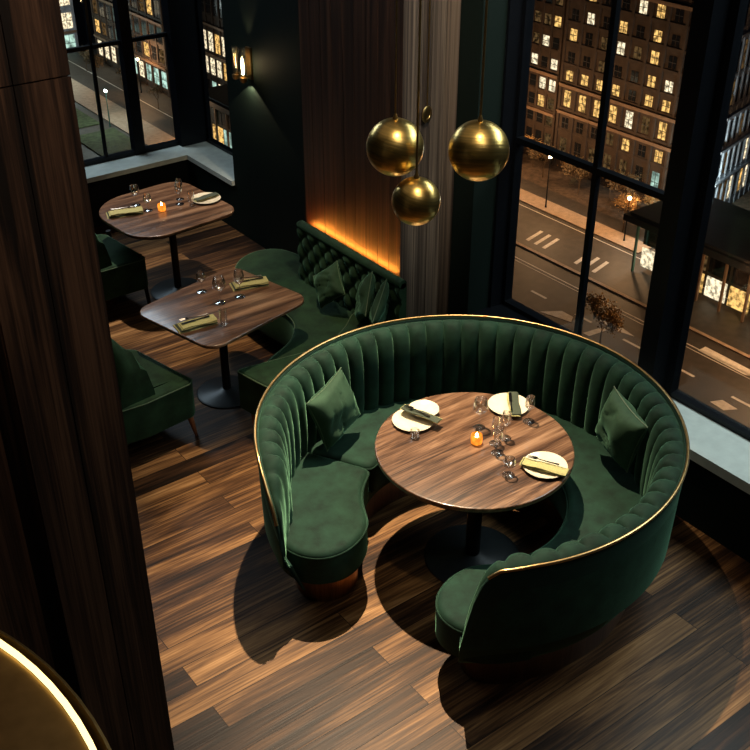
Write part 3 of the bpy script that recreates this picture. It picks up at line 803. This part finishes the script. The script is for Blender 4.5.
quad([(23.0, 19.0), (23.25, 18.4), (23.1, 17.6), (22.9, 18.3)])
stripe(25.0, 30, 52, .08); stripe(18.9, 36, 50, .05)
struct('road', bm, [M['asphalt'], M['paint']])
struct('kerb', BB(cbox(24.78, 24.92, 5, 34, -.02, .05), cbox(13.6, 13.95, -5, 80, -.02, .04)), M['side'])
struct('sidewalk', BB(cbox(27.7, 28.55, 21.5, 60, -.02, .04), cbox(18.8, 20.2, 36, 57.5, 0, .06)), M['side'])
struct('lawn', BB(cbox(16.6, 18.6, 36, 45, 0, .05), cbox(13.9, 18.4, 46, 54, 0, .04)), M['grass'])

def building(name, label, cat, origin, ang, width, depth, hts, floors, bayw, wallm, litp, seed, bandm='stone2', cor=(), litmats=('litY', 'litW', 'litD'), wf=.5, shop=None, group=None, pil=True):
    """facade runs along +u from origin; outward normal is -v. floors=(h0,h1) list in city units"""
    o = thing(name, (4*origin[0], 4*origin[1], GZ), label, cat, group)
    r = random.Random(seed); Tm = Matrix.Translation((4*origin[0], 4*origin[1], 0)) @ Matrix.Rotation(ang, 4, 'Z')
    def b(bm, u0, u1, v0, v1, h0, h1, mi=0): box(bm, 4*u0, 4*u1, 4*v0, 4*v1, cz(h0), cz(h1), mi, Tm)
    w = bmesh.new(); b(w, 0, width, .03, depth, 0, hts); link('wall', w, wallm, o)
    for h in cor:
        c = bmesh.new(); b(c, -.03, width+.03, -.10, .05, h-.06, h+.02); b(c, -.02, width+.02, -.06, .05, h-.12, h-.06)
        link('cornice', c, M[bandm], o)
    nb = max(1, int(width/bayw)); bw = width/nb
    if pil:
        p = bmesh.new()
        for k in range(nb+1): b(p, k*bw-.06, k*bw+.06, -.025, .05, 0, hts)
        for f0, f1 in floors: b(p, 0, width, -.01, .05, f0-.16, f0-.05)
        link('pilasters', p, wallm, o)
    cells = [(fi, k) for fi in range(len(floors)) for k in range(nb)]
    rest = {}
    for n_, (fi, k) in enumerate(cells):
        f0, f1 = floors[fi]; cu = (k+.5)*bw; hw = bw*wf/2
        bm = bmesh.new(); pr = litp[fi] if isinstance(litp, (list, tuple)) else litp
        if r.random() < pr:
            m_ = M[r.choice(litmats if not (shop and fi == 0) else shop)]
        else: m_ = M['darkwin'] if r.random() < .8 else M['litD']
        two = bw > .6
        if two:
            b(bm, cu-hw, cu-.02, .015, .035, f0, f1); b(bm, cu+.02, cu+hw, .015, .035, f0, f1)
        else: b(bm, cu-hw, cu+hw, .015, .035, f0, f1)
        b(bm, cu-hw, cu+hw, .008, .02, (f0+f1)/2-.012, (f0+f1)/2+.012, 1)
        if n_ < 98: link('window', bm, [m_, M['roof']], o)
        else: rest.setdefault(m_.name, []).append(bm)
    for mn, lst in rest.items():
        bm = bmesh.new()
        for q in lst:
            me = bpy.data.meshes.new('t'); q.to_mesh(me); bm.from_mesh(me); bpy.data.meshes.remove(me); q.free()
        tag(link('window_rows', bm, [bpy.data.materials[mn], M['roof']], o), kind='stuff')
    return o
# lower floor heights from the street up (city units)
FL = [(.55, 1.35), (1.75, 2.2), (2.66, 3.30), (3.72, 4.12), (4.45, 4.85), (5.3, 5.75), (6.1, 6.5), (6.95, 7.4), (7.8, 8.25), (8.6, 9.05), (9.4, 9.85)]
building('apartment_building', 'tall brown stone building with rows of yellow lit windows across the avenue', 'building',
         (31.46, 29.45), -PI/2, 6.55, 1.2, 11, FL, .73, M['stone'], [.7, .1, .97, .6, .22, .3, .14, .3, .3, .25, .25], 11, cor=(3.55, 2.45, 7.55, 10.9), litmats=('litY', 'litY', 'litY', 'litY', 'litW'), wf=.42, shop=('litT', 'litY', 'litD'))
FL2 = [(.5, 1.25), (1.6, 2.0), (2.3, 2.75), (3.05, 3.5), (3.95, 4.35), (4.8, 5.2), (5.65, 6.05), (6.5, 6.95), (7.4, 7.8), (8.25, 8.7), (9.2, 9.6)]
building('apartment_building', 'tall brown building with whiter lit windows, left of the yellow-lit building across the avenue', 'building',
         (31.5, 34.75), -PI/2, 5.05, 1.2, 11, FL2, .56, M['stone'], [.3, .5, .8, .6, .3, .45, .4, .4, .4, .4, .4], 23, cor=(3.75, 2.15, 10.9), litmats=('litW', 'litW', 'litY', 'litD'), wf=.6)
building('office_building', 'grey blue building with tall narrow bays behind the long pavilion', 'building',
         (31.9, 21.8), .25, 8.5, .8, 12, [(.4, 1.3), (1.7, 2.5), (2.9, 3.7), (4.4, 5.3), (5.6, 6.6), (7.2, 8.3), (8.6, 9.8)], .5, M['stone3'], [.12, .04, 0, 0, 0, 0, 0], 5, 'stone3', (1.5, 2.75, 4.0, 6.9, 10.5), ('litY', 'litW'), .5)
building('office_building', 'dark building with a lit lower storey in the middle pane of the far window', 'building',
         (22.9, 56.2), -PI/2, 8.4, 1.5, 11, [(.35, 1.15), (1.6, 2.25), (2.6, 3.3), (3.8, 4.6), (5.1, 5.9), (6.4, 7.2), (7.6, 8.4), (8.8, 9.6)], .8, M['stone'], [.8, .3, .15, .15, .15, .15, .1, .1], 31, cor=(1.4, 3.55, 6.1), litmats=('litY', 'litW', 'litD'), wf=.6, shop=('litW', 'litY', 'litT'))
building('shop_building', 'brown building with cream lit windows above a dark canopy, in the far side window', 'building',
         (24.5, 47.6), -PI/2, 5.2, 2.4, 11, [(.2, .9), (1.25, 2.05), (2.4, 3.3), (4.2, 5.0), (5.5, 6.3), (6.8, 7.6), (8.2, 9.0)], .62, M['stone'], [.9, .85, .9, .1, .1, .1, .1], 37, cor=(2.25, 3.7), litmats=('litW', 'litW', 'litY'), wf=.72, shop=('litT', 'litW'))
building('shop_building', 'building with bright teal and white shop windows at the top left of the far window', 'building',
         (12.5, 58.5), 0, 10.2, 2, 12, [(.1, 1.0), (1.35, 2.2), (2.6, 3.5), (3.9, 4.8), (5.4, 6.4), (7, 8), (8.8, 9.8)], .85, M['stone3'], [1, .95, .9, .7, .3, .3, .2], 41, cor=(1.2, 3.7), litmats=('litW', 'litT', 'litY'), wf=.75, shop=('litT', 'litW', 'litT'))

def pavilion(x0, x1, y0, y1, h, label, seed):
    o = thing('street_pavilion', (4*(x0+x1)/2, 4*(y0+y1)/2, GZ), label, 'pavilion')
    r = random.Random(seed)
    link('flat_roof', BB(cbox(x0-.35, x1+.3, y0-.4, y1+.4, h, h+.22), cbox(x0-.2, x1+.15, y0-.25, y1+.25, h+.22, h+.30)), M['roof'], o)
    link('back_wall', BB(cbox(x0+1.6, x1, y0, y1, 0, h)), M['stone'], o)
    n = int((y1-y0)/.85); bw = (y1-y0)/n
    for k in range(n+1): link('post', BB(cbox(x0-.03, x0+.05, y0+k*bw-.035, y0+k*bw+.035, 0, h)), M['teal'] if k == n else M['stone2'], o)
    for k in range(n):
        m_ = M[['litT', 'litW', 'litD', 'litY'][r.randrange(4)]]
        for hh, mm in (((.15, h*.45), m_), ((h*.52, h*.95), M['darkwin'] if r.random() < .5 else M['litD'])):
            link('window', BB(cbox(x0+.3, x0+.34, y0+k*bw+.06, y0+(k+1)*bw-.06, *hh)), mm, o)
    return o
pavilion(26.5, 29.4, 12.6, 20.7, 1.85, 'long dark-roofed street pavilion with a lit glass front, below the grey blue building', 3)
pavilion(20.9, 23.2, 33.6, 40.3, 2.2, 'dark-roofed pavilion seen through the side window of the corner', 8)

def tree_mesh(seed, H_, leaves, spread):
    r = random.Random(seed); tb = bmesh.new(); lb = bmesh.new(); tips = []
    def grow(p, d, L, rad, lev):
        q = p+d*L; tube(tb, [p, p.lerp(q, .5)+Vector((r.uniform(-1, 1), r.uniform(-1, 1), 0))*L*.06, q], [rad, rad*.8, rad*.6], 5, 0, False)
        if lev == 0: tips.append(q); return
        for _ in range(3 if lev > 1 else 4):
            nd = (d+Vector((r.uniform(-1, 1), r.uniform(-1, 1), r.uniform(-.2, .7)))*spread).normalized()
            grow(q, nd, L*r.uniform(.55, .8), rad*.6, lev-1)
        tips.append(q)
    grow(Vector((0, 0, 0)), Vector((0, 0, 1)), H_*.35, H_*.022, 4)
    for k in range(leaves):
        t = r.choice(tips)+Vector([r.gauss(0, H_*.06) for _ in range(3)])
        a = Vector([r.gauss(0, 1) for _ in range(3)]).normalized(); b_ = a.orthogonal().normalized(); s = H_*r.uniform(.012, .03)
        lb.faces.new([lb.verts.new(t+a*s), lb.verts.new(t+b_*s), lb.verts.new(t-a*s), lb.verts.new(t-b_*s)])
    return tb, lb
protos = {}
def tree(x, y, H_, kind, label, group='trees along the avenue'):
    o = thing('street_tree', (4*x, 4*y, GZ), label, 'tree', group, rz=rnd.random()*6)
    if kind not in protos:
        tb, lb = tree_mesh({'d': 3, 'g': 5, 'e': 9}[kind], 10, {'d': 700, 'g': 1300, 'e': 1000}[kind], .75)
        m1 = bpy.data.meshes.new('trunk'); tb.to_mesh(m1); m1.materials.append(M['bark'])
        m2 = bpy.data.meshes.new('foliage'); lb.to_mesh(m2); m2.materials.append(M['leafo'] if kind == 'g' else M['leafd'])
        protos[kind] = (m1, m2)
    for nm, me in zip(('trunk', 'foliage'), protos[kind]):
        c = bpy.data.objects.new(nm, me); COL.objects.link(c); c.parent = o; c.scale = (H_/10,)*3
tree(21.9, 17.9, 6, 'g', 'golden lit tree on the near side of the avenue, just above the booth rim')
tree(28.7, 23.1, 6, 'g', 'golden lit tree on the far sidewalk right of the thin window bar')
TL = 'brown-leaved street tree among those on the far side of the avenue'
for i, (x, y, h, k) in enumerate([(30.4, 23.2, 4.6, 'g'), (30.2, 24.4, 6.5, 'e'), (30.6, 25.5, 5, 'g'), (30.0, 26.6, 6, 'e'), (30.5, 27.6, 5, 'g'), (30.2, 28.8, 6, 'e'), (30.7, 29.9, 5, 'g'), (30.1, 30.9, 6, 'e'), (30.6, 32.1, 7, 'd'),
                                  (29.9, 22.3, 6, 'e'), (30.9, 21.7, 5, 'd')]):
    tree(x, y, h, k, TL)
TL2 = 'bare street tree among those seen through the far corner window'
for i, (x, y, h, k) in enumerate([(21.6, 46.4, 5, 'd'), (21.2, 48.4, 5, 'e'), (21.7, 50.2, 5, 'd'), (21.0, 52.4, 6, 'e'), (21.5, 54.6, 5, 'd'), (18.0, 52.6, 5, 'e'), (17.2, 55.0, 6, 'd'), (22.0, 44.0, 4, 'e'), (21.7, 42.4, 4, 'd'), (16.4, 49, 4, 'e')]):
    tree(x, y, h, k, TL2, 'trees behind the corner window')

def street_lamp(x, y, h, cool, label, power):
    o = thing('street_lamp', (4*x, 4*y, GZ), label, 'street lamp', None)
    link('post', lathe(bmesh.new(), [(0, 0), (.2, 0), (.12, .5), (.07, 4*h), (0, 4*h)], 10, (4*x, 4*y, GZ)), M['teal'] if cool else M['black'], o, True)
    link('globe', lathe(bmesh.new(), [(0, 4*h), (.22, 4*h+.12), (.28, 4*h+.3), (.2, 4*h+.5), (0, 4*h+.58)], 14, (4*x, 4*y, GZ)), M['whiteglow'] if cool else M['lampglow'], o, True)
    li = bpy.data.lights.new('street_lamp_light', 'POINT'); li.energy = power; li.color = (.85, 1, .9) if cool else (1, .52, .22); li.shadow_soft_size = .6
    lo = bpy.data.objects.new('street_lamp_light', li); COL.objects.link(lo); lo.location = (4*x, 4*y, GZ+4*h+1.4)
for a in [(30.7, 21.2, 1.6, 1, 'cool white street lamp in front of the grey blue building', 7000),
          (28.1, 22.5, 1.6, 0, 'street lamp with a warm globe beside the left end of the long pavilion', 5000),
          (28.0, 26.4, 2.0, 0, 'warm street lamp on the far sidewalk between the two crosswalks', 5000),
          (29.2, 30.2, 2.0, 0, 'warm street lamp furthest left on the far sidewalk in the right window', 5000),
          (24.85, 14.0, 2.2, 0, 'warm street lamp on the kerb strip at the right of the avenue', 7000),
          (18.6, 45.4, 1.6, 1, 'cool white street lamp beside the lawn in the far corner window', 2500),
          (19.0, 53.4, 2.2, 1, 'cool white street lamp further up the avenue in the far window', 5000),
          (22.1, 49.3, 1.6, 0, 'warm street lamp under the trees in the far window', 2200),
          (20.4, 41.2, 1.3, 0, 'low warm street lamp in front of the pavilion in the side window', 1600)]:
    street_lamp(*a)

# ------------------------------------------------------------------ lights
def aim(o, tgt): o.rotation_euler = (Vector(tgt)-o.location).to_track_quat('-Z', 'Y').to_euler()
def spot(name, loc, tgt, power, col, ang, blend, size):
    l = bpy.data.lights.new(name, 'SPOT'); l.energy = power; l.color = col; l.spot_size = math.radians(ang); l.spot_blend = blend; l.shadow_soft_size = size
    o = bpy.data.objects.new(name, l); COL.objects.link(o); o.location = loc; aim(o, tgt); return o
def area(name, loc, tgt, power, col, sx_, sy_):
    l = bpy.data.lights.new(name, 'AREA'); l.energy = power; l.color = col; l.shape = 'RECTANGLE'; l.size = sx_; l.size_y = sy_
    o = bpy.data.objects.new(name, l); COL.objects.link(o); o.location = loc; aim(o, tgt); return o
spot('booth_downlight', (3.55, 4.72, 5.3), (2.66, 3.30, 0), 3000, (1, .79, .54), 41, .95, .03)
spot('table_downlight', (3.05, 5.35, 5.3), (3.0, 5.45, .7), 620, (1, .76, .50), 30, .8, .04)
spot('far_table_downlight', (3.5, 7.5, 5.3), (3.32, 7.25, .7), 1000, (1, .86, .72), 24, .8, .04)
spot('added_pier_fill', (3.2, 3.2, 5.3), (4.1, 5.05, 2.6), 480, (1, .84, .68), 30, .6, .1)  # added light to lift the dark panels and pier, no fixture behind it
spot('added_globe_fill', (1.9, 1.9, 5.3), (2.4, 2.9, 2.65), 150, (1, .84, .58), 17, .8, .12)  # extra spot put in only to give the brass globes stronger highlights
spot('added_column_fill', (.1, .9, 5.2), (.35, 2.4, 3.9), 85, (1, .74, .52), 50, .9, .1)  # helper light added to brighten the upper part of the column
spot('sconce_down', (X1-.055, sy, sz-.16), (X1-.05, sy, sz-1.4), 7, (1, .78, .48), 112, .03, .005)
spot('sconce_up', (X1-.06, sy, sz+.16), (X1+.05, sy, sz+1.4), 2.4, (1, .72, .38), 60, .6, .02)
area('room_fill', (1.5, 3.5, 5.35), (1.5, 3.5, 0), 9, (1, .82, .66), 4, 5)
area('gallery_fill', (1.7, .9, 5.1), (2.9, 3.2, .1), 10, (1, .92, .84), 1.2, .8)
area('window_sky_light', (6.4, 2.0, 5.0), (3.9, 2.0, .3), 210, (.84, .96, .93), 4.5, 1.6)
area('far_window_sky_light', (3.0, 10.8, 4.6), (3.3, 7.0, .2), 110, (.74, .88, .95), 3.0, 1.4)

# ------------------------------------------------------------------ world
w = bpy.data.worlds.new('night'); sc.world = w; w.use_nodes = True
w.node_tree.nodes['Background'].inputs[0].default_value = (.25, .34, .55, 1)
w.node_tree.nodes['Background'].inputs[1].default_value = .012

# ------------------------------------------------------------------ camera
cd = bpy.data.cameras.new('camera'); cam = bpy.data.objects.new('camera', cd); COL.objects.link(cam)
cd.sensor_width = 36; cd.lens = 36*1050/750; cd.clip_end = 600; cd.clip_start = .05
th, a = math.radians(32), math.radians(36.8)
fwd = Vector((math.sin(a)*math.cos(th), math.cos(a)*math.cos(th), -math.sin(th)))
cam.location = (0, 0, 4.07); cam.rotation_euler = fwd.to_track_quat('-Z', 'Y').to_euler()
sc.camera = cam
sc.view_settings.view_transform = 'Standard'; sc.view_settings.look = 'None'
sc.view_settings.gamma = 1; sc.view_settings.use_curve_mapping = False
sc.view_settings.exposure = 0.0
